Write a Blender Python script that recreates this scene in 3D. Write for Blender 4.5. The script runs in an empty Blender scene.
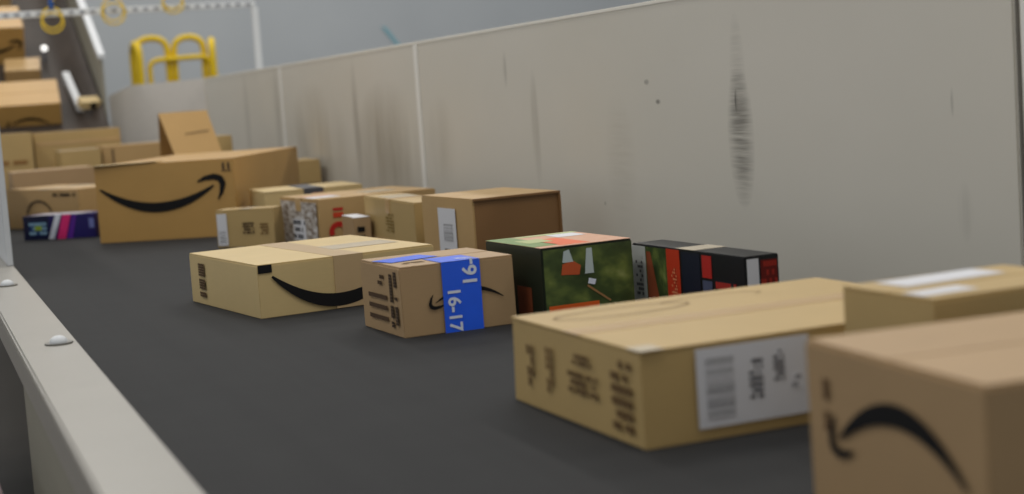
import bpy, bmesh, math, random
from mathutils import Vector, Matrix
random.seed(7)
SC = bpy.context.scene
COL = SC.collection

# ------------------------------------------------------------------ camera
cam_d = bpy.data.cameras.new('camera')
cam = bpy.data.objects.new('camera', cam_d); COL.objects.link(cam)
rot = Matrix(((0.93173014, 0.09988251, -0.3491453),
              (-0.35644102, 0.06756072, -0.93187196),
              (-0.0694892, 0.99270289, 0.09855058)))
cam.matrix_world = Matrix.Translation((0, 0, 0.55)) @ rot.to_4x4()
cam_d.sensor_width = 36; cam_d.lens = 1600 / 1024 * 36
cam_d.clip_start = 0.05; cam_d.clip_end = 100
cam_d.dof.use_dof = True; cam_d.dof.focus_distance = 4.2; cam_d.dof.aperture_fstop = 2.4
SC.camera = cam

# ------------------------------------------------------------------ world, lamps, exposure
W = bpy.data.worlds.new('world'); SC.world = W; W.use_nodes = True
W.node_tree.nodes['Background'].inputs[0].default_value = (0.93, 0.97, 1.0, 1)
W.node_tree.nodes['Background'].inputs[1].default_value = 0.5
SC.view_settings.view_transform = 'Standard'; SC.view_settings.look = 'None'
SC.view_settings.exposure = 0.0; SC.view_settings.gamma = 1.0
SC.view_settings.use_curve_mapping = False

def area(name, loc, sx, sy, power, col=(1, .96, .9), rotx=0, roty=0):
    d = bpy.data.lights.new(name, 'AREA'); d.shape = 'RECTANGLE'; d.size = sx; d.size_y = sy
    d.energy = power; d.color = col
    o = bpy.data.objects.new(name, d); COL.objects.link(o); o.location = loc
    o.rotation_euler = (rotx, roty, 0)
    return o
# rows of high-bay lamps under the warehouse roof
for X in (-2.5, 1.4, 5.5):
    for Y in (1.5, 6.5, 11.5, 16.0):
        area('bay_lamp', (X, Y, 5.6), 0.5, 2.6, 70)

# ------------------------------------------------------------------ node helpers and materials
def srgb(r, g, b):
    f = lambda c: (c / 255 / 12.92) if c / 255 <= .04045 else ((c / 255 + .055) / 1.055) ** 2.4
    return (f(r), f(g), f(b), 1)

class NT:
    def __init__(s, name, rough=.6, metal=0.0, spec=.4):
        s.m = bpy.data.materials.new(name); s.m.use_nodes = True
        s.t = s.m.node_tree; s.b = s.t.nodes['Principled BSDF']
        s.b.inputs['Roughness'].default_value = rough; s.b.inputs['Metallic'].default_value = metal
        s.b.inputs['Specular IOR Level'].default_value = spec
    def n(s, kind, **kw):
        x = s.t.nodes.new(kind)
        for k, v in kw.items(): setattr(x, k, v)
        return x
    def put(s, sock, v):
        if hasattr(v, 'is_output'): s.t.links.new(v, sock)
        elif isinstance(v, (tuple, list)) and len(sock.default_value) != len(v): sock.default_value = tuple(v)[:3]
        else: sock.default_value = v
    def math(s, op, a, b=0.0, c=None):
        x = s.n('ShaderNodeMath', operation=op); s.put(x.inputs[0], a); s.put(x.inputs[1], b)
        if c is not None: s.put(x.inputs[2], c)
        return x.outputs[0]
    def mix(s, f, a, b):
        x = s.n('ShaderNodeMix', data_type='RGBA'); s.put(x.inputs[0], f); s.put(x.inputs[6], a); s.put(x.inputs[7], b)
        return x.outputs[2]
    def coord(s, what='Object'): return s.n('ShaderNodeTexCoord').outputs[what]
    def mapping(s, v, scale=(1, 1, 1), loc=(0, 0, 0)):
        x = s.n('ShaderNodeMapping'); s.put(x.inputs[0], v); x.inputs['Scale'].default_value = scale; x.inputs['Location'].default_value = loc
        return x.outputs[0]
    def noise(s, v, scale, detail=3, rough=.5):
        x = s.n('ShaderNodeTexNoise'); s.put(x.inputs['Vector'], v); x.inputs['Scale'].default_value = scale
        x.inputs['Detail'].default_value = detail; x.inputs['Roughness'].default_value = rough
        return x.outputs[0]
    def ramp(s, v, stops):
        x = s.n('ShaderNodeValToRGB'); s.put(x.inputs[0], v); e = x.color_ramp.elements
        while len(e) < len(stops): e.new(0.5)
        for q, (p, c) in zip(e, stops): q.position = p; q.color = c
        return x.outputs[0]
    def col(s, c): s.put(s.b.inputs['Base Color'], c)
    def bump(s, h, strength=.2, dist=.002):
        x = s.n('ShaderNodeBump'); x.inputs['Strength'].default_value = strength; x.inputs['Distance'].default_value = dist
        s.put(x.inputs['Height'], h); s.t.links.new(x.outputs[0], s.b.inputs['Normal'])
    def xyz(s, v):
        x = s.n('ShaderNodeSeparateXYZ'); s.put(x.inputs[0], v); return x.outputs

def plain(name, c, rough=.5, metal=0.0, var=.08, scale=20, spec=.4):
    k = NT(name, rough, metal, spec); nz = k.noise(k.coord(), scale)
    d = tuple(x * (1 - var) for x in c[:3]) + (1,); l = tuple(min(1, x * (1 + var)) for x in c[:3]) + (1,)
    k.col(k.mix(nz, d, l)); return k.m

def kraft(name, c, var=.12):
    k = NT(name, .5, 0, .45); v = k.coord()
    a = k.noise(v, 6, 4); b = k.noise(k.mapping(v, (30, 30, 260)), 1.0, 2)
    f = k.math('ADD', k.math('MULTIPLY', a, .7), k.math('MULTIPLY', b, .3))
    d = tuple(x * (1 - var) for x in c[:3]) + (1,); l = tuple(min(1, x * (1 + var)) for x in c[:3]) + (1,)
    k.col(k.mix(f, d, l)); k.bump(a, .15, .004); return k.m

def barcode(name, bars=42, axis=1, ink=(.03, .03, .035, 1), paper=(.72, .72, .75, 1)):
    k = NT(name, .55); x = k.xyz(k.coord('UV'))
    w = k.n('ShaderNodeTexWhiteNoise', noise_dimensions='1D')
    q = k.math('MULTIPLY', x[axis], bars); k.put(w.inputs['W'], k.math('FLOOR', q))
    k.col(k.mix(k.math('LESS_THAN', k.math('FRACT', q), k.math('MULTIPLY_ADD', w.outputs[0], .6, .15)), paper, ink)); return k.m

def textblock(name, ink, paper, cols=16, rows=3, dens=.3, axis=0):
    """rows of small unreadable printed characters"""
    k = NT(name, .7, 0, .2); x = k.xyz(k.coord('UV')); u, v = (x[0], x[1]) if axis == 0 else (x[1], x[0])
    cu = k.math('MULTIPLY', u, cols); rv = k.math('MULTIPLY', v, rows)
    w = k.n('ShaderNodeTexWhiteNoise', noise_dimensions='2D'); cmb = k.n('ShaderNodeCombineXYZ')
    k.put(cmb.inputs[0], k.math('FLOOR', cu)); k.put(cmb.inputs[1], k.math('FLOOR', rv)); k.put(w.inputs['Vector'], cmb.outputs[0])
    on = k.math('GREATER_THAN', w.outputs[0], dens)
    fv = k.math('FRACT', rv); fu = k.math('FRACT', cu)
    on = k.math('MULTIPLY', on, k.math('MULTIPLY', k.math('GREATER_THAN', fv, .22), k.math('LESS_THAN', fv, .82)))
    on = k.math('MULTIPLY', on, k.math('LESS_THAN', fu, .86))
    if paper is None: k.col(ink); k.put(k.b.inputs['Alpha'], on)
    else: k.col(k.mix(on, paper, ink))
    return k.m

KR = {
 'pale':  kraft('kraft_pale', srgb(196, 172, 122)),
 'mid':   kraft('kraft_mid', srgb(178, 146, 98)),
 'grey':  kraft('kraft_greyish', srgb(166, 137, 100)),
 'warm':  kraft('kraft_warm', srgb(176, 138, 78)),
 'yellow': kraft('kraft_yellow', srgb(176, 149, 98)),
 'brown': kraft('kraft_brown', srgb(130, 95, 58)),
}
INK = plain('black_ink', srgb(20, 19, 20), .7, spec=.2)
INKB = plain('brown_black_ink', srgb(66, 50, 34), .7)
PAPER = plain('label_paper', srgb(206, 206, 210), .5, var=.03)
TAPE = plain('clear_brown_tape', srgb(186, 154, 108), .28, var=.06, spec=.6)
GTAPE = plain('grey_paper_tape', srgb(178, 152, 114), .4, var=.06)
SHINE = plain('glossy_clear_tape', srgb(208, 194, 170), .2, var=.03, spec=.7)
BLUE = plain('blue_tape', srgb(38, 96, 232), .3, var=.1, spec=.6)
WHITEINK = plain('white_ink', srgb(214, 220, 232), .5, var=.02)
RED = plain('red_ink', srgb(176, 34, 26), .5)
ORANGE = plain('orange_ink', srgb(214, 92, 34), .45)
DARKTAPE = plain('dark_grey_strap', srgb(72, 72, 78), .35)
BLACK = plain('black_print', srgb(18, 19, 22), .4)
NAVY = plain('navy_print', srgb(22, 26, 44), .4)
BAR = barcode('barcode_print', 34, 1)
BARH = barcode('barcode_print_upright', 26, 0)
TXT_K = textblock('brown_box_print', srgb(70, 52, 36), None, 10, 4)
TXT_KV = textblock('brown_box_print_upright', srgb(64, 48, 34), None, 14, 2, .35, 1)
TXT_W = textblock('label_print', srgb(52, 52, 58), srgb(206, 206, 210), 9, 3, .35)
TXT_R = textblock('red_print', srgb(170, 44, 34), srgb(24, 24, 30), 8, 3, .3)

# ------------------------------------------------------------------ mesh helpers
def tag(o, label=None, cat=None, group=None, kind=None):
    if label: o['label'] = label
    if cat: o['category'] = cat
    if group: o['group'] = group
    if kind: o['kind'] = kind
    return o

def link(name, me, mat=None, parent=None, smooth=False):
    o = bpy.data.objects.new(name, me); COL.objects.link(o)
    if mat: me.materials.append(mat)
    if parent: o.parent = parent
    if smooth:
        for p in me.polygons: p.use_smooth = True
    return o

def mesh(name, verts, faces, mat=None, parent=None, uvs=None, smooth=False):
    me = bpy.data.meshes.new(name); me.from_pydata([tuple(v) for v in verts], [], faces)
    if uvs:
        l = me.uv_layers.new(name='UVMap')
        for lp in me.loops: l.data[lp.index].uv = uvs[lp.vertex_index]
    me.update(); return link(name, me, mat, parent, smooth)

def bmobj(name, bm, mat, parent=None, smooth=False):
    bmesh.ops.recalc_face_normals(bm, faces=bm.faces)
    me = bpy.data.meshes.new(name); bm.to_mesh(me); bm.free(); return link(name, me, mat, parent, smooth)

def box(name, x0, x1, y0, y1, z0, z1, mat, parent=None, bev=0.0, jit=0.0):
    bm = bmesh.new()
    c = [bm.verts.new((x, y, z)) for z in (z0, z1) for y in (y0, y1) for x in (x0, x1)]
    if jit:
        for v in c[4:]: v.co += Vector((random.uniform(-jit, jit), random.uniform(-jit, jit), 0))
    for f in ((0, 2, 3, 1), (4, 5, 7, 6), (0, 1, 5, 4), (2, 6, 7, 3), (0, 4, 6, 2), (1, 3, 7, 5)): bm.faces.new([c[i] for i in f])
    if bev: bmesh.ops.bevel(bm, geom=bm.edges[:], offset=bev, segments=2, affect='EDGES')
    return bmobj(name, bm, mat, parent)

def empty(name, loc, rz=0.0):
    o = bpy.data.objects.new(name, None); COL.objects.link(o); o.location = loc; o.rotation_euler = (0, 0, rz); o.empty_display_size = .05
    return o

def tube(name, pts, r, mat, parent=None, seg=10, closed=False):
    pts = [Vector(p) for p in pts]; n = len(pts); vs = []; fs = []
    prev = None
    for i, p in enumerate(pts):
        a = pts[(i - 1) % n] if (closed or i > 0) else p; b = pts[(i + 1) % n] if (closed or i < n - 1) else p
        t = (b - a).normalized()
        if prev is None: prev = t.orthogonal().normalized()
        prev = (prev - t * prev.dot(t)).normalized(); q = t.cross(prev)
        for k in range(seg):
            an = 2 * math.pi * k / seg; vs.append(p + (prev * math.cos(an) + q * math.sin(an)) * r)
    for i in range(n if closed else n - 1):
        for k in range(seg):
            j = (i + 1) % n
            fs.append((i * seg + k, i * seg + (k + 1) % seg, j * seg + (k + 1) % seg, j * seg + k))
    if not closed: fs += [tuple(range(seg))[::-1], tuple((n - 1) * seg + k for k in range(seg))]
    return mesh(name, vs, fs, mat, parent, smooth=True)

def round_path(pts, rad, n=6):
    """polyline with its inner corners rounded"""
    pts = [Vector(p) for p in pts]; out = [pts[0]]
    for a, b, c in zip(pts, pts[1:], pts[2:]):
        p = b + (a - b).normalized() * min(rad, (a - b).length * .49); q = b + (c - b).normalized() * min(rad, (c - b).length * .49)
        for i in range(n + 1):
            t = i / n; out.append(p * (1 - t) ** 2 + b * 2 * t * (1 - t) + q * t * t)
    return out + [pts[-1]]

# ------------------------------------------------------------------ cartons
class Carton:
    """a box whose front corner stands at (fx, fy); 'front' runs from it to the right, 'side' to the left and back"""
    def __init__(s, label, fx, fy, yaw, wr, wl, h, mat, z0=0.0, seam='y', name='carton', cat='carton', group=None, flaps=True, tape=None, bev=.0015, jit=.003, gap=.003, flat=None):
        a = math.radians(yaw); e = Vector((math.cos(a), math.sin(a))); n = Vector((-math.sin(a), math.cos(a)))
        c = Vector((fx, fy)) + e * wr / 2 + n * wl / 2
        s.o = empty(name, (c.x, c.y, z0), a); tag(s.o, label, cat, group)
        s.x, s.y, s.h = wr / 2, wl / 2, h; s.mat = mat
        t = .004 if flaps else 0
        s.body = box('body', -s.x, s.x, -s.y, s.y, 0, h - t, mat, s.o, bev, jit)
        if flaps:
            if seam == 'y':
                box('flap', -s.x + .001, -gap / 2, -s.y + .001, s.y - .001, h - t, h, mat, s.o, .001)
                box('flap', gap / 2, s.x - .001, -s.y + .001, s.y - .001, h - t, h, mat, s.o, .001)
            else:
                box('flap', -s.x + .001, s.x - .001, -s.y + .001, -gap / 2, h - t, h, mat, s.o, .001)
                box('flap', -s.x + .001, s.x - .001, gap / 2, s.y - .001, h - t, h, mat, s.o, .001)
        if tape:
            m, w, drop = tape; w /= 2; q = .0007
            tp = empty('tape', (0, 0, 0)); tp.parent = s.o
            if seam == 'y':
                box('tape_top', -w, w, -s.y - q, s.y + q, h, h + q, m, tp)
                if drop: box('tape_end', -w, w, -s.y - .004 - q, -s.y, h - drop, h + q, m, tp)
            else:
                box('tape_top', -s.x - q, s.x + q, -w, w, h, h + q, m, tp)
                if drop: box('tape_end', -s.x - .004 - q, -s.x, -w, w, h - drop, h + q, m, tp)
    def frame(s, face):
        if face == 'front': return Vector((-s.x, -s.y, 0)), Vector((1, 0, 0)), Vector((0, 0, 1)), Vector((0, -1, 0)), 2 * s.x, s.h
        if face == 'side': return Vector((-s.x, s.y, 0)), Vector((0, -1, 0)), Vector((0, 0, 1)), Vector((-1, 0, 0)), 2 * s.y, s.h
        if face == 'top': return Vector((-s.x, -s.y, s.h)), Vector((1, 0, 0)), Vector((0, 1, 0)), Vector((0, 0, 1)), 2 * s.x, 2 * s.y
    def quad(s, face, u0, u1, v0, v1, mat, name='print', lift=.004, parent=None, rz=0.0):
        """thin printed or glued rectangle, in fractions of the face"""
        O, U, V, N, a, b = s.frame(face); t = .0006
        cu, cv = (u0 + u1) / 2 * a, (v0 + v1) / 2 * b; du, dv = (u1 - u0) / 2 * a, (v1 - v0) / 2 * b
        cr, sr = math.cos(rz), math.sin(rz); vs = []
        for l in (lift - t, lift):
            for i, j in ((-1, -1), (1, -1), (1, 1), (-1, 1)):
                x, y = i * du, j * dv
                vs.append(O + U * (cu + x * cr - y * sr) + V * (cv + x * sr + y * cr) + N * l)
        uv = [(0, 0), (1, 0), (1, 1), (0, 1)] * 2
        fs = [(3, 2, 1, 0), (4, 5, 6, 7), (0, 1, 5, 4), (1, 2, 6, 5), (2, 3, 7, 6), (3, 0, 4, 7)]
        return mesh(name, vs, fs, mat, parent or s.o, uv)
    def strip(s, face, pts, wid, mat, name, lift=.0045, parent=None):
        """inked stroke along pts (in metres on the face) with a width at each point"""
        O, U, V, N, a, b = s.frame(face); vs = []; fs = []
        for i, p in enumerate(pts):
            p = Vector(p); d = (Vector(pts[min(i + 1, len(pts) - 1)]) - Vector(pts[max(i - 1, 0)])).normalized(); q = Vector((-d.y, d.x)) * wid[i] / 2
            for w in (p + q, p - q): vs.append(O + U * w.x + V * w.y + N * lift)
        for i in range(len(pts) - 1): fs.append((2 * i, 2 * i + 1, 2 * i + 3, 2 * i + 2))
        return mesh(name, vs, fs, mat, parent or s.o)
    def poly(s, face, pts, mat, name, lift=.005, parent=None):
        O, U, V, N, a, b = s.frame(face)
        return mesh(name, [O + U * p[0] * a + V * p[1] * b + N * lift for p in pts], [tuple(range(len(pts)))], mat, parent or s.o)
    def smile(s, face, u, v, width, flip=False, mat=None, hook=1.0, sag=.17, thick=.075, arrow=True, lift=.0045):
        """curved stroke with a hooked arrow tip; (u, v) = centre in fractions, width in metres"""
        mat = mat or INK; O, U, V, N, a, b = s.frame(face); cu, cv = u * a, v * b; sg = -1 if flip else 1
        T = lambda x, y: (cu + sg * x * width, cv + sg * y * width)
        n = 22; P = []; Wd = []
        for i in range(n + 1):
            t = i / n; x = -.5 + .9 * t; y = .09 - sag * (1 - ((t - .5) / .5 if t < .5 else (t - .5) / .53) ** 2)
            P.append(T(x, y)); Wd.append(width * thick * max(.06, math.sin(math.pi * min(1, t * .94 + .03)) ** .75))
        s.strip(face, P, Wd, mat, 'smile_curve', lift)
        if arrow:
            pa = [(.45 + (px - .45) * hook, .09 + (py - .09) * hook) for px, py in ((.24, .105), (.31, .135), (.40, .145), (.455, .125), (.475, .08), (.455, .0), (.42, -.06))]
            wa = [q * hook for q in (.012, .04, .055, .06, .055, .035, .008)]
            Q = []; Wq = []
            for i in range(len(pa) - 1):
                for k in range(3):
                    t = k / 3; Q.append(T(pa[i][0] * (1 - t) + pa[i + 1][0] * t, pa[i][1] * (1 - t) + pa[i + 1][1] * t)); Wq.append(width * (wa[i] * (1 - t) + wa[i + 1] * t))
            Q.append(T(*pa[-1])); Wq.append(width * wa[-1])
            s.strip(face, Q, Wq, mat, 'arrow_tip', lift)
    def text(s, face, txt, u, v, length, rz, mat, name='lettering', lift=.006, parent=None):
        cu = bpy.data.curves.new('txt', 'FONT'); cu.body = txt; cu.size = 1; cu.align_x = 'CENTER'; cu.align_y = 'CENTER'; cu.offset = .022
        ob = bpy.data.objects.new('txt', cu); COL.objects.link(ob); bpy.context.view_layer.update()
        me = bpy.data.meshes.new_from_object(ob.evaluated_get(bpy.context.evaluated_depsgraph_get()))
        bpy.data.objects.remove(ob); xs = [q.co.x for q in me.vertices]; k = length / (max(xs) - min(xs))
        O, U, V, N, a, b = s.frame(face); cr, sr = math.cos(rz), math.sin(rz)
        for q in me.vertices:
            x, y = q.co.x * k, q.co.y * k
            q.co = O + U * (u * a + x * cr - y * sr) + V * (v * b + x * sr + y * cr) + N * lift
        me.name = name; me.materials.clear(); return link(name, me, mat, parent or s.o)

# ================================================================== the setting
XW = 2.1
fl = NT('concrete', .55); nz = fl.noise(fl.coord(), 1.2, 5); fl.col(fl.mix(nz, srgb(56, 52, 48), srgb(80, 76, 70)))
tag(box('floor', -10, 26, -6, 18.2, -.9, -.75, fl.m), 'grey concrete warehouse floor below the conveyor', kind='structure')

# back wall: blue-grey cladding with rail, vertical trim
bw = NT('painted_cladding', .5); nz = bw.noise(bw.coord(), .9, 4); bw.col(bw.mix(nz, srgb(164, 169, 173), srgb(184, 188, 191)))
wb = tag(box('wall_back', -10, 26, 18.0, 18.2, -.75, 6, bw.m), 'blue-grey painted back wall of the hall', kind='structure')
CLAD = plain('trim_white', srgb(198, 200, 202), .45, var=.04)
SEAM = plain('cladding_seam', srgb(132, 136, 142), .5)
TEAL = plain('teal_tape', srgb(120, 168, 180), .5)
t0 = mesh('tape_mark', [(5.32, 17.99, 1.36), (5.37, 17.99, 1.36), (5.56, 17.99, 1.10), (5.51, 17.99, 1.10),
                        (5.32, 18.0, 1.36), (5.37, 18.0, 1.36), (5.56, 18.0, 1.10), (5.51, 18.0, 1.10)],
          [(3, 2, 1, 0), (4, 5, 6, 7), (0, 1, 5, 4), (1, 2, 6, 5), (2, 3, 7, 6), (3, 0, 4, 7)], TEAL, wb)

# right guard wall: sheet panels, bead, cap, scuffs
def wall_mat():
    k = NT('guard_sheet', .42, 0.0, .5); v = k.coord(); x = k.xyz(v)
    base = k.mix(k.noise(k.mapping(v, (1, .8, 1.4)), 1.1, 4), srgb(192, 188, 176), srgb(208, 203, 193))
    grime = k.noise(k.mapping(v, (1, 5, .9)), 1.6, 5, .6)
    hair = k.noise(k.mapping(v, (1, 3, 60)), 1.0, 3, .7)      # short level scratches
    vert = k.noise(k.mapping(v, (1, 60, 2.5)), 1.0, 3, .7)    # upright scratches
    c = base
    # (y, z, half width, half height, strength, colour, which noise)
    dk = srgb(52, 50, 46); br = srgb(128, 118, 98)
    marks = [(3.80, .375, .075, .20, .95, dk, hair), (3.80, .46, .05, .26, .5, srgb(90, 86, 78), hair), (3.815, .475, .012, .035, 1.3, dk, vert), (5.55, .62, .02, .07, .75, dk, vert),
             (5.28, .40, .045, .22, .55, srgb(96, 88, 72), vert), (4.58, .30, .12, .22, .22, br, hair), (7.66, .42, .07, .34, .8, srgb(96, 90, 78), vert),
             (7.15, .30, .55, .34, .75, br, grime), (8.5, .30, .7, .36, .65, br, grime), (9.4, .45, .09, .4, .6, srgb(110, 106, 96), vert), (6.35, .35, .2, .2, .35, br, grime),
             (10.3, .45, .10, .4, .6, srgb(120, 116, 108), vert), (2.87, .455, .006, .035, .7, dk, vert), (2.84, .22, .03, .07, .2, dk, vert),
             (4.36, .54, .02, .010, 1.6, dk, grime), (4.29, .48, .02, .009, 1.5, dk, grime), (4.72, .16, .01, .008, .6, dk, hair)]
    for (y, z, wy, wz, st, cc, nn) in marks:
        dy = k.math('DIVIDE', k.math('SUBTRACT', x[1], y), wy); dz = k.math('DIVIDE', k.math('SUBTRACT', x[2], z), wz)
        r = k.math('ADD', k.math('MULTIPLY', dy, dy), k.math('MULTIPLY', dz, dz))
        m = k.math('MAXIMUM', k.math('SUBTRACT', 1.0, r), 0.0)
        g = k.math('MULTIPLY', m, k.math('MULTIPLY', k.math('SUBTRACT', nn, .28), st * 2.0))
        x2 = k.n('ShaderNodeClamp'); k.put(x2.inputs[0], g); c = k.mix(x2.outputs[0], c, cc)
    k.col(c); k.bump(k.noise(v, 3, 2), .12, .01); return k.m
GUARD = wall_mat()
BEAD = plain('pale_seam_bead', srgb(226, 224, 218), .4, var=.03)
CAP = plain('guard_cap', srgb(226, 222, 212), .35, var=.04)
wr_ = tag(empty('wall_right', (0, 0, 0)), 'pale scuffed sheet-metal guard wall along the conveyor', kind='structure')
seams = [-1.5, 2.66, 6.62, 9.25, 11.72]
for a, b in zip(seams, seams[1:]):
    box('panel', XW, XW + .012, a + .004, b - .004, -.05, .765, GUARD, wr_)
box('cap_strip', XW - .002, XW + .02, -1.5, 11.72, .765, .777, CAP, wr_, .002)
box('seam_bead', XW - .004, XW, 6.59, 6.645, -.02, .765, BEAD, wr_, .002)
box('seam_bead', XW - .004, XW, 9.225, 9.275, -.02, .765, BEAD, wr_, .002)
JOINT = plain('dark_joint', srgb(96, 92, 84), .6)
box('seam_strip', XW - .003, XW, 2.640, 2.650, -.02, .765, JOINT, wr_)
box('seam_strip', XW - .005, XW, 2.605, 2.632, -.02, .765, BEAD, wr_, .001)
# flared guard at the far end
FLARE = plain('flare_panel', srgb(204, 198, 190), .4, var=.05)
mesh('flare_panel', [(2.1, 11.72, -.05), (1.47, 12.2, -.05), (1.47, 12.2, .70), (1.62, 12.09, .765), (2.1, 11.72, .777),
                     (2.1, 11.74, -.05), (1.47, 12.22, -.05), (1.47, 12.22, .70), (1.62, 12.11, .765), (2.1, 11.74, .777)],
     [(0, 1, 2, 3, 4), (9, 8, 7, 6, 5), (0, 5, 6, 1), (1, 6, 7, 2), (2, 7, 8, 3), (3, 8, 9, 4), (4, 9, 5, 0)], FLARE, wr_)

# ================================================================== conveyor
bl = NT('rubber_belt', .75, 0, .12); v = bl.coord()
st = bl.noise(bl.mapping(v, (14, .35, 1)), 1.0, 4, .6); sp = bl.noise(v, 7, 5)
bl.col(bl.mix(bl.math('ADD', bl.math('MULTIPLY', st, .6), bl.math('MULTIPLY', sp, .4)), srgb(36, 36, 37), srgb(52, 52, 52)))
bl.bump(bl.noise(v, 260, 2), .15, .001)
cv = tag(empty('belt_conveyor', (1.2, 5, -.75)), 'wide dark grey rubber belt conveyor carrying cartons', 'conveyor')
def P(o, par): o.parent = par; o.matrix_parent_inverse = Matrix.Translation(-par.location); return o
P(box('belt', .330, XW - .008, -1.5, 10.98, -.02, 0, bl.m), cv)
P(box('bed', .335, XW - .008, -1.5, 10.95, -.16, -.03, plain('bed_steel', srgb(88, 90, 92), .5, .4)), cv)
STEEL = plain('brushed_rail', srgb(146, 142, 134), .38, .0, .06, 9, .5)
for y in (-1, 3.0, 7.0, 11.0):
    for x in (.5, 1.95): P(box('leg', x - .04, x + .04, y - .04, y + .04, -.75, -.16, STEEL, None, .004), cv)
sr = tag(empty('side_rail', (.26, 2.2, -.3)), 'pale metal side rail with bolts along the near belt edge', 'rail')
P(box('rail_top', .198, .328, -1.5, 5.88, .035, .05, STEEL, None, .005), sr)
P(box('rail_lip', .312, .323, -1.5, 5.88, -.06, .035, STEEL, None, .003), sr)
P(box('outer_flange', .198, .206, -1.5, 5.88, -.03, .035, STEEL, None, .002), sr)
SKIRT = plain('skirt_grey', srgb(140, 136, 122), .5)
P(box('skirt_panel', .200, .208, -1.5, 3.70, -.62, -.03, SKIRT, None, .002), sr)
def bolt(x, y, z, par, r=.021):
    bm = bmesh.new(); bmesh.ops.create_cone(bm, cap_ends=True, segments=12, radius1=r * 1.5, radius2=r * 1.5, depth=.004, matrix=Matrix.Translation((x, y, z + .002)))
    w = bmobj('washer', bm, plain('washer', srgb(120, 118, 112), .35, .5)); P(w, par)
    bm = bmesh.new(); bmesh.ops.create_uvsphere(bm, u_segments=14, v_segments=8, radius=r, matrix=Matrix.Translation((x, y, z + .004)) @ Matrix.Diagonal((1, 1, .75, 1)))
    P(bmobj('bolt', bm, CLAD, None, True), par)
bolt(.262, 5.17, .05, sr); bolt(.285, 3.70, .05, sr)
gp = tag(empty('guard_panel', (.3, 8.7, .05)), 'white upright guard plate standing on the far rail end', 'guard panel')
P(box('plate', .305, .326, 5.88, 11.6, .05, .60, CLAD, None, .003), gp)
P(box('foot_rail', .20, .328, 5.885, 11.6, -.05, .05, STEEL, None, .003), gp)
# lower kit seen past the rail
lt = tag(empty('cable_tray', (.02, 4.3, -.75)), 'dark red cable tray low beside the conveyor frame', 'tray')
MAR = plain('maroon_paint', srgb(62, 26, 26), .5)
P(box('tray', -.02, .12, 3.0, 6.5, -.27, -.25, MAR), lt); P(box('tray_wall', -.02, -.005, 3.0, 6.5, -.25, -.19, MAR), lt); P(box('tray_wall', .105, .12, 3.0, 6.5, -.25, -.19, MAR), lt)
for y in (3.3, 6.2): P(box('leg', .03, .07, y - .02, y + .02, -.75, -.27, MAR), lt)

# ================================================================== incline chute at the far end
MET = NT('worn_steel', .5, .0, .08); MET.col(MET.mix(MET.noise(MET.mapping(MET.coord(), (3, 1, 1)), 2.2, 5), srgb(34, 30, 27), srgb(80, 70, 62)))
ch = tag(empty('incline_chute', (.95, 13, -.75)), 'steep steel chute feeding cartons down onto the belt', 'chute')
SL = .5
vs = []; fs = []; n = 14; YS = [11.0, 11.8, 12.6, 13.4, 14.2, 15.0, 15.8]
for i, y in enumerate(YS):
    for k in range(n + 1):
        t = k / n; x = .42 + .96 * t; vs.append((x, y, (y - 11.0) * SL + .16 * max(0, (abs(t - .5) * 2 - .5) / .5) ** 2))
for i in range(len(YS) - 1):
    for k in range(n): q = i * (n + 1) + k; fs.append((q, q + 1, q + n + 2, q + n + 1))
bd = mesh('chute_bed', vs, fs, MET.m, None, smooth=True); md = bd.modifiers.new('thick', 'SOLIDIFY'); md.thickness = .02; md.offset = -1
P(bd, ch)
def slope_panel(name, x, y0, y1, lo, hi, mat, th=.02, x1=None):
    x1 = x if x1 is None else x1; g = lambda y: (y - 11.0) * SL
    v = [(x, y0, g(y0) + lo), (x, y0, g(y0) + hi), (x1, y1, g(y1) + hi), (x1, y1, g(y1) + lo)]
    return P(mesh(name, v + [(a + th, b, c) for a, b, c in v], [(0, 1, 2, 3), (7, 6, 5, 4), (0, 4, 5, 1), (1, 5, 6, 2), (2, 6, 7, 3), (3, 7, 4, 0)], mat), ch)
slope_panel('side_plate', 1.40, 11.95, 15.6, -.02, .5, SKIRT, .02, 1.37)
slope_panel('plate_edge', 1.385, 11.93, 15.6, .5, .535, CLAD, .05, 1.355)
slope_panel('side_plate', .40, 11.5, 15.6, -.02, .3, FLARE)
slope_panel('slide_runner', 1.22, 12.1, 12.62, .05, .10, CLAD, .05, 1.19)
for y in (12.6, 15.4):
    for x in (.45, 1.36): P(box('support', x - .03, x + .03, y - .03, y + .03, -.75, (y - 11) * SL - .02, SKIRT), ch)
GLINT = NT('glint_white', .3); GLINT.col((.9, .9, .88, 1)); GLINT.b.inputs['Emission Color'].default_value = (1, .98, .94, 1); GLINT.b.inputs['Emission Strength'].default_value = 1.2  # glow stands in for highlights reflected in the chute steel
def glint_ball(label, x, y, z, r):
    o = tag(empty('chute_glint', (x, y, z)), label, 'glint_ball', 'added white glints over the chute')
    bm = bmesh.new(); bmesh.ops.create_uvsphere(bm, u_segments=16, v_segments=10, radius=r); bmobj('lens', bm, GLINT.m, o, True)  # glowing ball on a stalk, added as a highlight spot
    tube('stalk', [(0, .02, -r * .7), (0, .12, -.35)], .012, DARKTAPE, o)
glint_ball('small round white glint added above the chute beside the cartons', 1.11, 13.0, 1.11, .024)
glint_ball('small round white glint added at the upper left frame edge', .97, 14.4, 1.66, .04)

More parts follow.
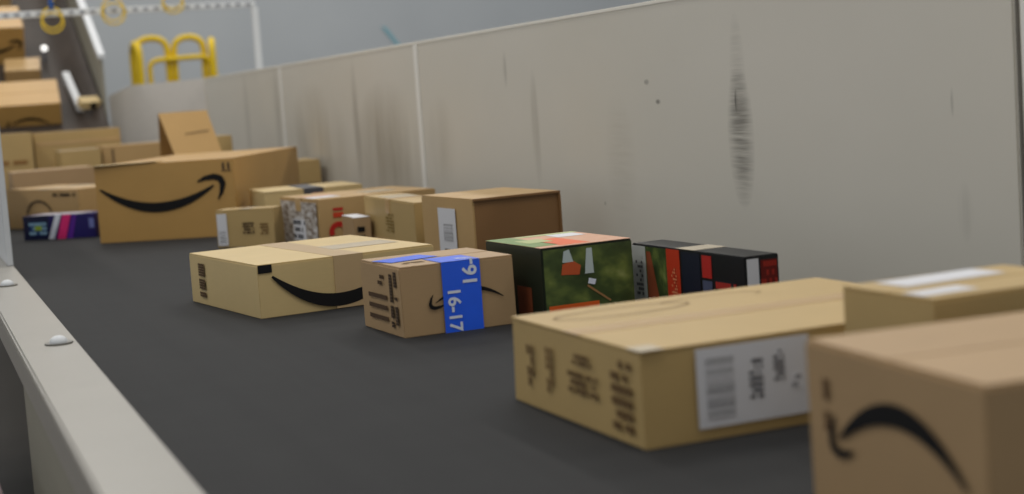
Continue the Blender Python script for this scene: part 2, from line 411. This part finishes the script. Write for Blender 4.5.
# ================================================================== far hall fittings
YEL = plain('yellow_paint', srgb(232, 196, 24), .4, var=.05)
yr = tag(empty('yellow_guard_rail', (2.5, 15.5, -.75)), 'yellow bent-tube guard rail cage behind the guard wall', 'guard rail')
def hoop(name, x0, x1, top, y0=15.5, y1=None, r=.026, rad=.14):
    y1 = y0 if y1 is None else y1
    P(tube(name, round_path([(x0, y0, -.75), (x0, y0, top), (x1, y1, top), (x1, y1, -.75)], rad), r, YEL), yr)
hoop('hoop', 2.15, 2.45, 1.255, r=.03); hoop('hoop', 2.51, 2.795, 1.25, r=.03)
hoop('side_loop', 2.12, 2.135, 1.20, 15.45, 15.2, .038); hoop('side_loop', 2.86, 2.93, 1.21, 15.42, 15.8, .034)
P(tube('mid_rail', round_path([(2.26, 15.44, -.75), (2.26, 15.44, 1.045), (2.84, 15.44, 1.06), (2.84, 15.44, -.75)], .1), .024, YEL), yr)

STRUT = plain('strut_white', srgb(222, 224, 224), .45, var=.03)
su = tag(empty('perforated_strut', (1.3, 10.15, .78)), 'pale perforated steel strut frame hung over the guard wall end', 'strut')
P(box('channel', .35, 2.18, 10.14, 10.165, 1.175, 1.215, STRUT, None, .002), su)
P(box('post', 2.155, 2.195, 10.14, 10.165, .70, 1.175, STRUT, None, .002), su)
P(box('clamp', 2.114, 2.20, 10.13, 10.175, .66, .70, SEAM, None, .002), su)
HOLE = plain('strut_hole', srgb(150, 152, 158), .6)
for i in range(28): P(box('slot', .39 + i * .064, .42 + i * .064, 10.136, 10.141, 1.186, 1.204, HOLE), su)
def coil(label, x, z, r, top, blue=False):
    o = tag(empty('coiled_cable', (x, 10.10, z)), label, 'cable', 'yellow cables on the strut')
    for k in range(2):
        pts = [(r * (1 + .08 * k) * math.cos(a), -.012 * k, r * (1.05 - .05 * k) * math.sin(a) - .03 * k) for a in [2 * math.pi * i / 28 for i in range(28)]]
        tube('loop', pts, .005, YEL, o, 8, True)
    tube('tail', [(0, 0, r), (.02, .0, r + top * .5), (0, .02, r + top)], .005, YEL, o, 8)
    box('plug', -.014, .014, -.014, .014, r * .9, r * .9 + .06, plain('plug_blue', srgb(40, 84, 150), .4) if blue else DARKTAPE, o, .005)
coil('yellow coiled cable with blue plug hanging from the strut', .925, 1.165, .06, .12, True)
coil('wide yellow cable loop hanging from the middle of the strut', 1.29, 1.20, .065, .12)
coil('faint yellow cable loop hanging highest on the strut', 1.655, 1.245, .06, .12)

# ================================================================== cartons on the belt
# --- carton with the long smile, centre
A = Carton('pale tan carton with black smile and corner patch, left of the blue-taped carton', .825, 4.088, 8.3, .509, .566, .141, KR['pale'], tape=(GTAPE, .085, .139))
A.smile('front', .475, .50, .41, sag=.20, thick=.085, lift=.0054, hook=.45)
A.quad('front', 0, .075, .84, .99, INK, 'corner_patch', .0045)
A.quad('side', .12, .27, .16, .84, textblock('side_print', srgb(84, 64, 42), None, 13, 1, .12, 1), 'side_print')
A.quad('top', .56, .95, .30, .52, SHINE, 'clear_tape', .0012)

# --- small carton with the blue numbered tape
B = Carton('greyish brown carton wrapped with bright blue tape numbered 16-17', 1.026, 3.474, 3.6, .283, .273, .163, KR['grey'], seam='x', gap=.006)
B.smile('front', .55, .53, .19, flip=True, sag=.15, thick=.055, hook=.8)
bt = empty('blue_tape', (0, 0, 0)); bt.parent = B.o
B.quad('front', .35, .69, -.0, 1.0, BLUE, 'tape_front', .0055, bt)
B.quad('top', .35, .69, -.02, .40, BLUE, 'tape_top', .0015, bt)
B.quad('top', .02, .50, .44, .74, BLUE, 'tape_top', .0019, bt, .25)
B.text('front', '16-17', .44, .325, .096, -math.pi / 2, WHITEINK, 'lettering', .0065, bt)
B.text('front', '16-', .60, .83, .056, math.pi / 2, WHITEINK, 'lettering', .0065, bt)
B.text('top', '17', .60, .09, .036, math.pi / 2, WHITEINK, 'lettering', .0025, bt)
for v0 in (.16, .32, .47): B.quad('side', .20, .66, v0, v0 + .105, textblock('bold_print', srgb(84, 65, 48), None, 12, 1, .0), 'print')
B.quad('side', .72, .94, .12, .93, textblock('column_print', srgb(62, 48, 36), None, 18, 2, .3, 1), 'print')
B.quad('side', .46, .62, .68, .86, textblock('symbol_print', srgb(76, 58, 40), None, 3, 2, .2), 'print')
B.quad('top', .10, .30, .20, .30, textblock('lid_print', srgb(120, 96, 64), None, 6, 2, .3), 'print', .0012)

# --- large flat carton with the white label
C = Carton('large flat carton with a white barcode label, in the right foreground', 0.988, 2.128, 1.7, .640, .504, .149, KR['yellow'], seam='x', tape=(TAPE, .06, 0))
lb = C.quad('front', .14, .45, .13, .95, PAPER, 'shipping_label')
C.quad('front', .165, .24, .22, .86, BAR, 'barcode', .0048, lb)
C.quad('front', .282, .32, .35, .78, textblock('lp1', srgb(70, 70, 76), None, 5, 7, .35), 'label_text', .0048, lb)
C.quad('front', .35, .38, .50, .84, textblock('lp2', srgb(70, 70, 76), None, 4, 6, .3), 'label_text', .0048, lb)
C.quad('front', .40, .425, .40, .56, textblock('lp3', srgb(130, 130, 136), srgb(206, 206, 210), 3, 2, .2), 'label_text', .0048, lb)
C.quad('side', .80, .94, .10, .88, textblock('cp1', srgb(102, 78, 50), None, 5, 6, .3), 'print')
C.quad('side', .48, .70, .34, .60, textblock('cp2', srgb(102, 78, 50), None, 11, 3, .3), 'print')
C.quad('side', .52, .66, .66, .80, textblock('cp3', srgb(102, 78, 50), None, 9, 2, .25), 'print')
C.quad('side', .14, .20, .25, .75, textblock('cp4', srgb(100, 76, 46), None, 4, 2, .2, 1), 'print')
C.quad('side', .30, .36, .25, .78, textblock('cp5', srgb(120, 94, 58), None, 6, 2, .2, 1), 'print')
SCR = plain('faint_pen', srgb(120, 94, 60), .7)
C.strip('top', [(.04 + .13 * (1 - math.cos(a)) , .40 + .045 * math.sin(a)) for a in [i * .26 for i in range(25)]], [.004] * 25, SCR, 'pen_loop', .0012)
C.strip('top', [(.26 + .10 * (1 - math.cos(a)) , .42 + .03 * math.sin(a)) for a in [i * .2 for i in range(20)]], [.003] * 20, SCR, 'pen_loop', .0012)
C.quad('top', -.005, .06, -.008, .09, SHINE, 'clear_tape', .0014)

# --- carton in the corner foreground with an upside-down smile
G = Carton('nearest carton with an upside-down black smile, cut off by the lower right corner', 1.023, 1.363, -2.9, .42, .384, .209, KR['grey'], seam='x')
G.smile('side', .52, .56, .30, flip=True, sag=.19, thick=.09, hook=.75)
G.quad('side', .10, .16, .48, .80, textblock('gp', srgb(96, 72, 48), None, 5, 1, .2, 1), 'print')
G.quad('top', .55, .68, .36, .42, textblock('gp2', srgb(110, 84, 56), None, 8, 2, .2), 'print', .0012)

# --- carton behind it with two white papers on top
E_ = Carton('carton with two white papers on its lid, between the nearest and large flat cartons', 1.307, 1.848, 2.3, .305, .217, .220, KR['yellow'], seam='x')
E_.quad('top', .16, .78, .60, .94, PAPER, 'paper', .0012, None, .05)
E_.quad('top', .02, .34, .14, .36, PAPER, 'paper', .0012, None, .04)

# --- garden tool product box, green
def picture_mat():
    k = NT('garden_picture', .35, 0, .5); v = k.coord('UV')
    n1 = k.noise(v, 2.6, 3, .5); n2 = k.noise(v, 14, 3)
    c = k.ramp(n1, [(.30, srgb(44, 58, 32)), (.48, srgb(72, 88, 46)), (.62, srgb(112, 126, 62)), (.75, srgb(158, 164, 100))])
    k.col(k.mix(k.math('MULTIPLY', n2, .35), c, srgb(30, 44, 22))); return k.m
PIC = picture_mat()
GRN = plain('green_print', srgb(104, 132, 66), .4, var=.15); DGRN = plain('dark_green_print', srgb(30, 38, 26), .4, var=.3, scale=9)
LG = plain('light_green_print', srgb(168, 178, 120), .4); SALM = plain('salmon_print', srgb(200, 152, 122), .4, var=.12)
D = Carton('green garden-tool product box with a lawn picture, right of the blue-taped carton', 1.355, 3.429, 4.3, .240, .312, .176, DGRN, name='product_box', cat='box', flaps=False, bev=.002, jit=0)
D.quad('front', .02, 1.0, .0, .97, PIC, 'picture', .001)
D.quad('front', .05, .60, .10, .22, ORANGE, 'orange_band', .0016)
SKIN = plain('overall_orange', srgb(186, 84, 44), .5); GLOVE = plain('pale_glove', srgb(178, 190, 188), .5); WOOD = plain('shaft_tan', srgb(150, 112, 70), .5)
D.poly('front', [(.20, .62), (.40, .60), (.42, .72), (.33, .80), (.22, .76)], SKIN, 'figure_top', .0018)
D.poly('front', [(.22, .78), (.34, .78), (.30, .95), (.24, .93)], GLOVE, 'figure_sleeve', .0020)
D.poly('front', [(.46, .60), (.56, .60), (.55, .94), (.49, .94)], GLOVE, 'figure_leg', .0018)
D.strip('front', [(.115, .078), (.175, .035)], [.005, .005], WOOD, 'tool_shaft', .0022)
D.poly('front', [(.485, .47), (.56, .44), (.58, .51), (.50, .54)], WHITEINK, 'tool_head', .0024)
D.quad('top', .0, 1.0, .0, 1.0, SALM, 'lid_print', .001)
D.quad('top', .0, .28, .12, 1.0, GRN, 'lid_green', .0014)
D.quad('top', .26, .58, .06, .62, ORANGE, 'lid_orange', .0014)
D.quad('top', .30, 1.0, .88, .98, LG, 'lid_edge', .0014)
D.quad('top', .12, .40, .40, .66, LG, 'lid_pale', .0018)
D.quad('top', .60, .92, .62, .86, PAPER, 'lid_label', .0018)
D.quad('side', .55, .80, .05, .45, plain('rust_print', srgb(120, 60, 34), .5, var=.4, scale=30), 'side_print', .001)

# --- long dark product box
D2 = Carton('long black product box with red and white panels beside the guard wall', 1.667, 3.032, 3.1, .087, .509, .154, BLACK, name='product_box', cat='box', flaps=False, bev=.002, jit=0)
SILV = plain('silver_print', srgb(196, 198, 192), .35, var=.06)
D2.quad('side', .0, .13, 0, .97, SILV, 'silver_panel', .001)
D2.quad('side', .03, .10, .18, .82, textblock('sp', srgb(110, 110, 110), None, 4, 9, .5), 'panel_print', .0016)
D2.quad('side', .13, .33, 0, .97, PIC, 'picture', .001)
D2.poly('side', [(.14, .05), (.26, .05), (.18, .9), (.14, .9)], plain('rust_figure', srgb(140, 70, 40), .5, var=.3), 'figure', .0014)
D2.quad('side', .33, .45, 0, .98, plain('red_orange_print', srgb(188, 54, 28), .4), 'red_panel', .001)
D2.quad('side', .37, .42, .2, .7, textblock('rp', srgb(214, 130, 90), None, 4, 10, .45), 'panel_print', .0016)
D2.quad('side', .47, .63, 0, .96, NAVY, 'navy_panel', .001)
D2.quad('side', .65, .73, .62, .95, RED, 'red_patch', .0014)
D2.quad('side', .65, .73, .1, .58, plain('blue_grey_print', srgb(74, 80, 104), .4, var=.3), 'photo_patch', .0014)
D2.quad('side', .76, .93, .12, .62, TXT_R, 'red_lettering', .0014)
D2.quad('front', .06, .40, .0, .96, PAPER, 'white_panel', .001)
D2.quad('front', .46, .94, .06, .93, textblock('rp2', srgb(150, 42, 30), srgb(100, 28, 22), 6, 7, .3), 'red_panel', .001)
D2.quad('top', .0, 1.0, .42, .58, SHINE, 'clear_tape', .001)

# --- carton with the recessed brown end
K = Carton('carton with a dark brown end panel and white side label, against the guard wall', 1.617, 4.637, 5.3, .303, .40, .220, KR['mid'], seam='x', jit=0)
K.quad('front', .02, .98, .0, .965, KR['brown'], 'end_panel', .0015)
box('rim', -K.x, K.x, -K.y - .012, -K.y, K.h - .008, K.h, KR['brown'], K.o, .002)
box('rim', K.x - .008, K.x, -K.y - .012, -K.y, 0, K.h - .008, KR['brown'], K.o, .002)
kl = K.quad('side', .34, .68, .02, .84, PAPER, 'shipping_label')
K.quad('side', .44, .62, .36, .62, BAR, 'barcode', .0048, kl); K.quad('side', .44, .60, .10, .26, TXT_W, 'label_text', .0048, kl)

# --- cartons of the middle cluster
J = Carton('tan carton with a tape notch, between the brown-ended carton and the red-printed one', 1.585, 5.140, -.3, .141, .63, .190, KR['yellow'], seam='x', tape=(TAPE, .05, .05))
J.quad('side', .45, .60, .38, .74, textblock('jp', srgb(140, 116, 62), None, 5, 6, .35), 'print')
J.quad('side', .0, 1.0, .0, .26, TAPE, 'lower_tape', .0035)
J.quad('top', .1, .9, .55, .80, SHINE, 'clear_tape', .0012)
LABN = NT('crumpled_label', .5); v = LABN.coord('UV'); LABN.col(LABN.ramp(LABN.noise(v, 9, 4, .7), [(.38, srgb(112, 96, 82)), (.5, srgb(170, 160, 150)), (.62, srgb(206, 204, 202))]))
I = Carton('carton with a patterned end label and red print beside it', 1.445, 5.910, 6.7, .487, .423, .182, KR['mid'], seam='x', tape=(TAPE, .06, .05))
il = I.quad('side', .02, .96, .02, .93, LABN.m, 'patterned_label')
I.quad('side', .34, .66, .10, .55, TXT_W, 'label_text', .0048, il)
I.strip('front', [(.075 + .03 * math.cos(a), .055 + .028 * math.sin(a)) for a in [math.pi * (1.15 - 1.3 * i / 14) for i in range(15)]], [.02] * 15, RED, 'red_mark')
I.quad('front', .115, .20, .60, .70, plain('red_bar', srgb(190, 60, 30), .5), 'red_bar', .0045); I.quad('front', .115, .20, .74, .80, RED, 'red_bar', .0045)
I.quad('top', .02, .26, .20, .44, PAPER, 'white_label', .0012); I.quad('top', .05, .30, .46, .66, SALM, 'red_label', .0012); I.quad('top', .52, .78, .30, .60, SHINE, 'clear_tape', .0012)
Q = Carton('tiny white-topped carton wedged between two tan cartons', 1.510, 5.645, -.4, .06, .19, .120, KR['grey'], flaps=False)
Q.quad('top', .0, 1.0, .0, 1.0, PAPER, 'lid_label', .001)
Q.quad('front', .15, .6, .30, .46, INK, 'print'); Q.quad('front', .15, .6, .56, .72, INK, 'print')
Hh = Carton('low tan carton with a narrow white label on its left corner', 1.333, 6.198, 55.0, .10, .245, .150, KR['yellow'], seam='x', tape=(SHINE, .05, 0))
hl = Hh.quad('side', .02, .19, .06, .90, PAPER, 'shipping_label'); Hh.quad('side', .05, .16, .12, .45, BAR, 'barcode', .0048, hl)
Hh.quad('side', .46, .66, .34, .66, TXT_K, 'print'); Hh.quad('side', .76, .90, .30, .62, textblock('hp', srgb(120, 92, 54), None, 5, 4, .3), 'print')
Pp = Carton('long low carton bound with a dark grey strap, behind the red-printed carton', 1.390, 6.611, -1.8, .421, .36, .190, KR['pale'], seam='x')
Pp.quad('top', .40, .60, .0, 1.0, DARKTAPE, 'strap', .0015); Pp.quad('front', .40, .60, .72, 1.0, DARKTAPE, 'strap', .0045)
Pp.quad('front', .48, .60, .78, .90, SALM, 'sticker', .0052)

# --- big carton with the large smile
M = Carton('big orange-brown carton with the largest black smile, standing highest on the belt', 1.320, 6.873, 62.0, 1.1, .624, .336, KR['warm'], seam='y', gap=.004)
M.smile('side', .49, .545, .57, sag=.16, thick=.075, hook=.85)
for u0 in (.925, .962): M.quad('side', u0, u0 + .016, .86, .95, INKB, 'arrow_print', .0045)
M.quad('side', .918, .985, .838, .85, INKB, 'arrow_print', .0045)
lf = mesh('lifted_flap', [(-.55, .312, .337), (-.55, .03, .337), (-.45, .03, .337), (-.45, .312, .337), (-.575, .32, .339), (-.555, .03, .343), (-.45, .03, .339), (-.45, .312, .339)],
          [(0, 1, 2, 3), (7, 6, 5, 4), (0, 4, 5, 1), (1, 5, 6, 2), (2, 6, 7, 3), (3, 7, 4, 0)], KR['pale'], M.o)

# --- open carton behind it with tented flaps
O = empty('open_carton', (1.52, 8.75, 0)); tag(O, 'open carton with flaps raised like a tent, behind the big smile carton', 'carton')
box('body', -.22, .22, -.18, .18, 0, .30, KR['mid'], O, .003)
def flap_panel(a, b, c, d, th, mat):
    a, b, c, d = map(Vector, (a, b, c, d)); n = (b - a).cross(d - a).normalized() * th
    mesh('flap', [a, b, c, d, a + n, b + n, c + n, d + n], [(3, 2, 1, 0), (4, 5, 6, 7), (0, 1, 5, 4), (1, 2, 6, 5), (2, 3, 7, 6), (3, 0, 4, 7)], mat, O)
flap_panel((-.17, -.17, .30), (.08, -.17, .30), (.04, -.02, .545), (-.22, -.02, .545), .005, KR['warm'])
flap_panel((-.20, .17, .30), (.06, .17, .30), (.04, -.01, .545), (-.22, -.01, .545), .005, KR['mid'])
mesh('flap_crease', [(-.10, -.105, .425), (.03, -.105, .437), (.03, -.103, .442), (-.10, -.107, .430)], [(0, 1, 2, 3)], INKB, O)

# --- left-hand group
S = Carton('tan carton with a faint printed ring, behind the colourful blue box', .790, 8.141, 25.8, .30, .699, .205, KR['mid'], seam='x', tape=(SHINE, .12, 0))
S.strip('side', [(.32 + .12 * math.cos(a), .075 + .07 * math.sin(a)) for a in [math.pi * i / 16 for i in range(17)]], [.012] * 17, INKB, 'ring_print')
S.quad('side', .66, .96, .80, .92, textblock('spt', srgb(50, 40, 32), None, 9, 1, .15), 'print')
T_ = Carton('small dark blue box with pink and white diagonal stripes, left of the big carton', .797, 7.586, 54.6, .14, .372, .112, plain('blue_violet_print', srgb(36, 30, 96), .3, var=.35, scale=8), name='product_box', cat='box', flaps=False, bev=.002, jit=0)
T_.quad('side', .0, .36, 0, 1, plain('dark_blue_print', srgb(20, 26, 62), .3), 'dark_panel', .001)
T_.poly('side', [(.34, .0), (.42, .0), (.54, 1), (.46, 1)], WHITEINK, 'white_stripe', .0016)
T_.poly('side', [(.46, .0), (.58, .0), (.68, 1), (.56, 1)], plain('pink_print', srgb(214, 44, 116), .35), 'pink_stripe', .0016)
T_.poly('side', [(.60, .0), (.68, .0), (.76, 1), (.70, 1)], plain('violet_print', srgb(84, 34, 140), .35), 'violet_stripe', .0016)
T_.quad('side', .08, .33, .18, .74, textblock('tp', srgb(150, 190, 214), srgb(36, 60, 110), 5, 3, .25), 'printed_words', .0018)
T_.quad('side', .16, .26, .38, .58, plain('yellow_green_print', srgb(150, 176, 60), .4), 'printed_badge', .0022)
T_.quad('side', .92, .99, .4, .8, plain('pale_blue_print', srgb(110, 120, 180), .4), 'printed_patch', .0016)
T_.quad('top', .0, 1., .2, .9, plain('pale_lid', srgb(176, 172, 184), .3), 'lid_print', .001)

def plain_carton(label, x0, x1, y0, y1, h, mat, rz=0, z0=0, seam='x', tape=None):
    return Carton(label, x0, y0, rz, x1 - x0, y1 - y0, h, mat, z0, seam, 'carton', 'carton', 'far cartons queued before the chute', tape=tape)
R5 = plain_carton('brown flat carton directly behind the ring-printed carton', .55, .99, 9.20, 9.50, .278, KR['grey'], 1)
R2 = plain_carton('carton with a pale lid, left of the long far carton', .868, 1.106, 9.80, 10.10, .364, KR['yellow'], 1)
R2.quad('top', .0, 1., .05, .95, SHINE, 'lid_tape', .0012)
R1 = plain_carton('long far carton partly hidden by the tented flaps', 1.125, 1.62, 9.90, 10.2, .372, KR['mid'], 1)
R1.quad('front', .11, .13, .2, .95, INKB, 'print')
R4 = plain_carton('tall tan carton at the left frame edge below the tilted carton', .40, .741, 10.10, 10.5, .486, KR['yellow'], 0)
R4.quad('front', .45, .95, .60, .68, textblock('r4', srgb(140, 100, 56), None, 8, 1, .2), 'print')
R3 = plain_carton('wide tan carton standing before the foot of the chute', .766, 1.29, 10.30, 10.75, .476, KR['yellow'], 0, tape=(TAPE, .07, .05))
R3.quad('front', .02, .98, .84, .88, TAPE, 'tape_strip', .0045)
Q2 = plain_carton('small far carton showing just over the big carton beside the tent', 1.70, 1.835, 9.5, 9.8, .389, KR['yellow'], 0)
Q3 = plain_carton('carton with a black base band between the big carton and guard wall', 1.77, 2.065, 8.32, 8.62, .247, KR['yellow'], 0)
Q3.quad('front', .0, 1.0, .0, .50, INK, 'black_band', .0045)

# --- cartons sliding down the chute
def chute_carton(label, x, y, w, d, h, mat, yaw=0, lift=0.0, smile=None):
    ang = math.atan(SL)
    c = Carton(label, 0, 0, 0, w, d, h, mat, 0, 'x', 'carton', 'carton', 'cartons sliding down the chute')
    c.o.rotation_euler = (ang, 0, math.radians(yaw)); c.o.location = (x, y, (y - 11) * SL + lift)
    if smile: c.smile('front', *smile)
    return c
U = chute_carton('wide carton tilted on the chute with a smile under its front edge', .80, 12.22, .62, .40, .17, KR['warm'], -3, 0, None)
U.smile('front', .62, .20, .30, True)
V_ = chute_carton('small tilted carton on the chute just behind the wide one', .92, 12.80, .26, .22, .10, KR['mid'], -6, .0)
W_ = chute_carton('carton higher on the chute with a dark smile, at the left edge', .69, 13.2, .54, .42, .30, KR['warm'], 0, 0)
W_.smile('front', .60, .45, .40)
W2 = chute_carton('topmost carton on the chute in the upper left corner', .68, 14.0, .54, .40, .30, KR['mid'], 0, 0)
X_ = chute_carton('tiny pale carton at the chute foot beside the white runner', 1.30, 12.02, .15, .10, .055, KR['pale'], 12, .125)
X_.quad('front', .45, .75, .1, .9, INK, 'print')
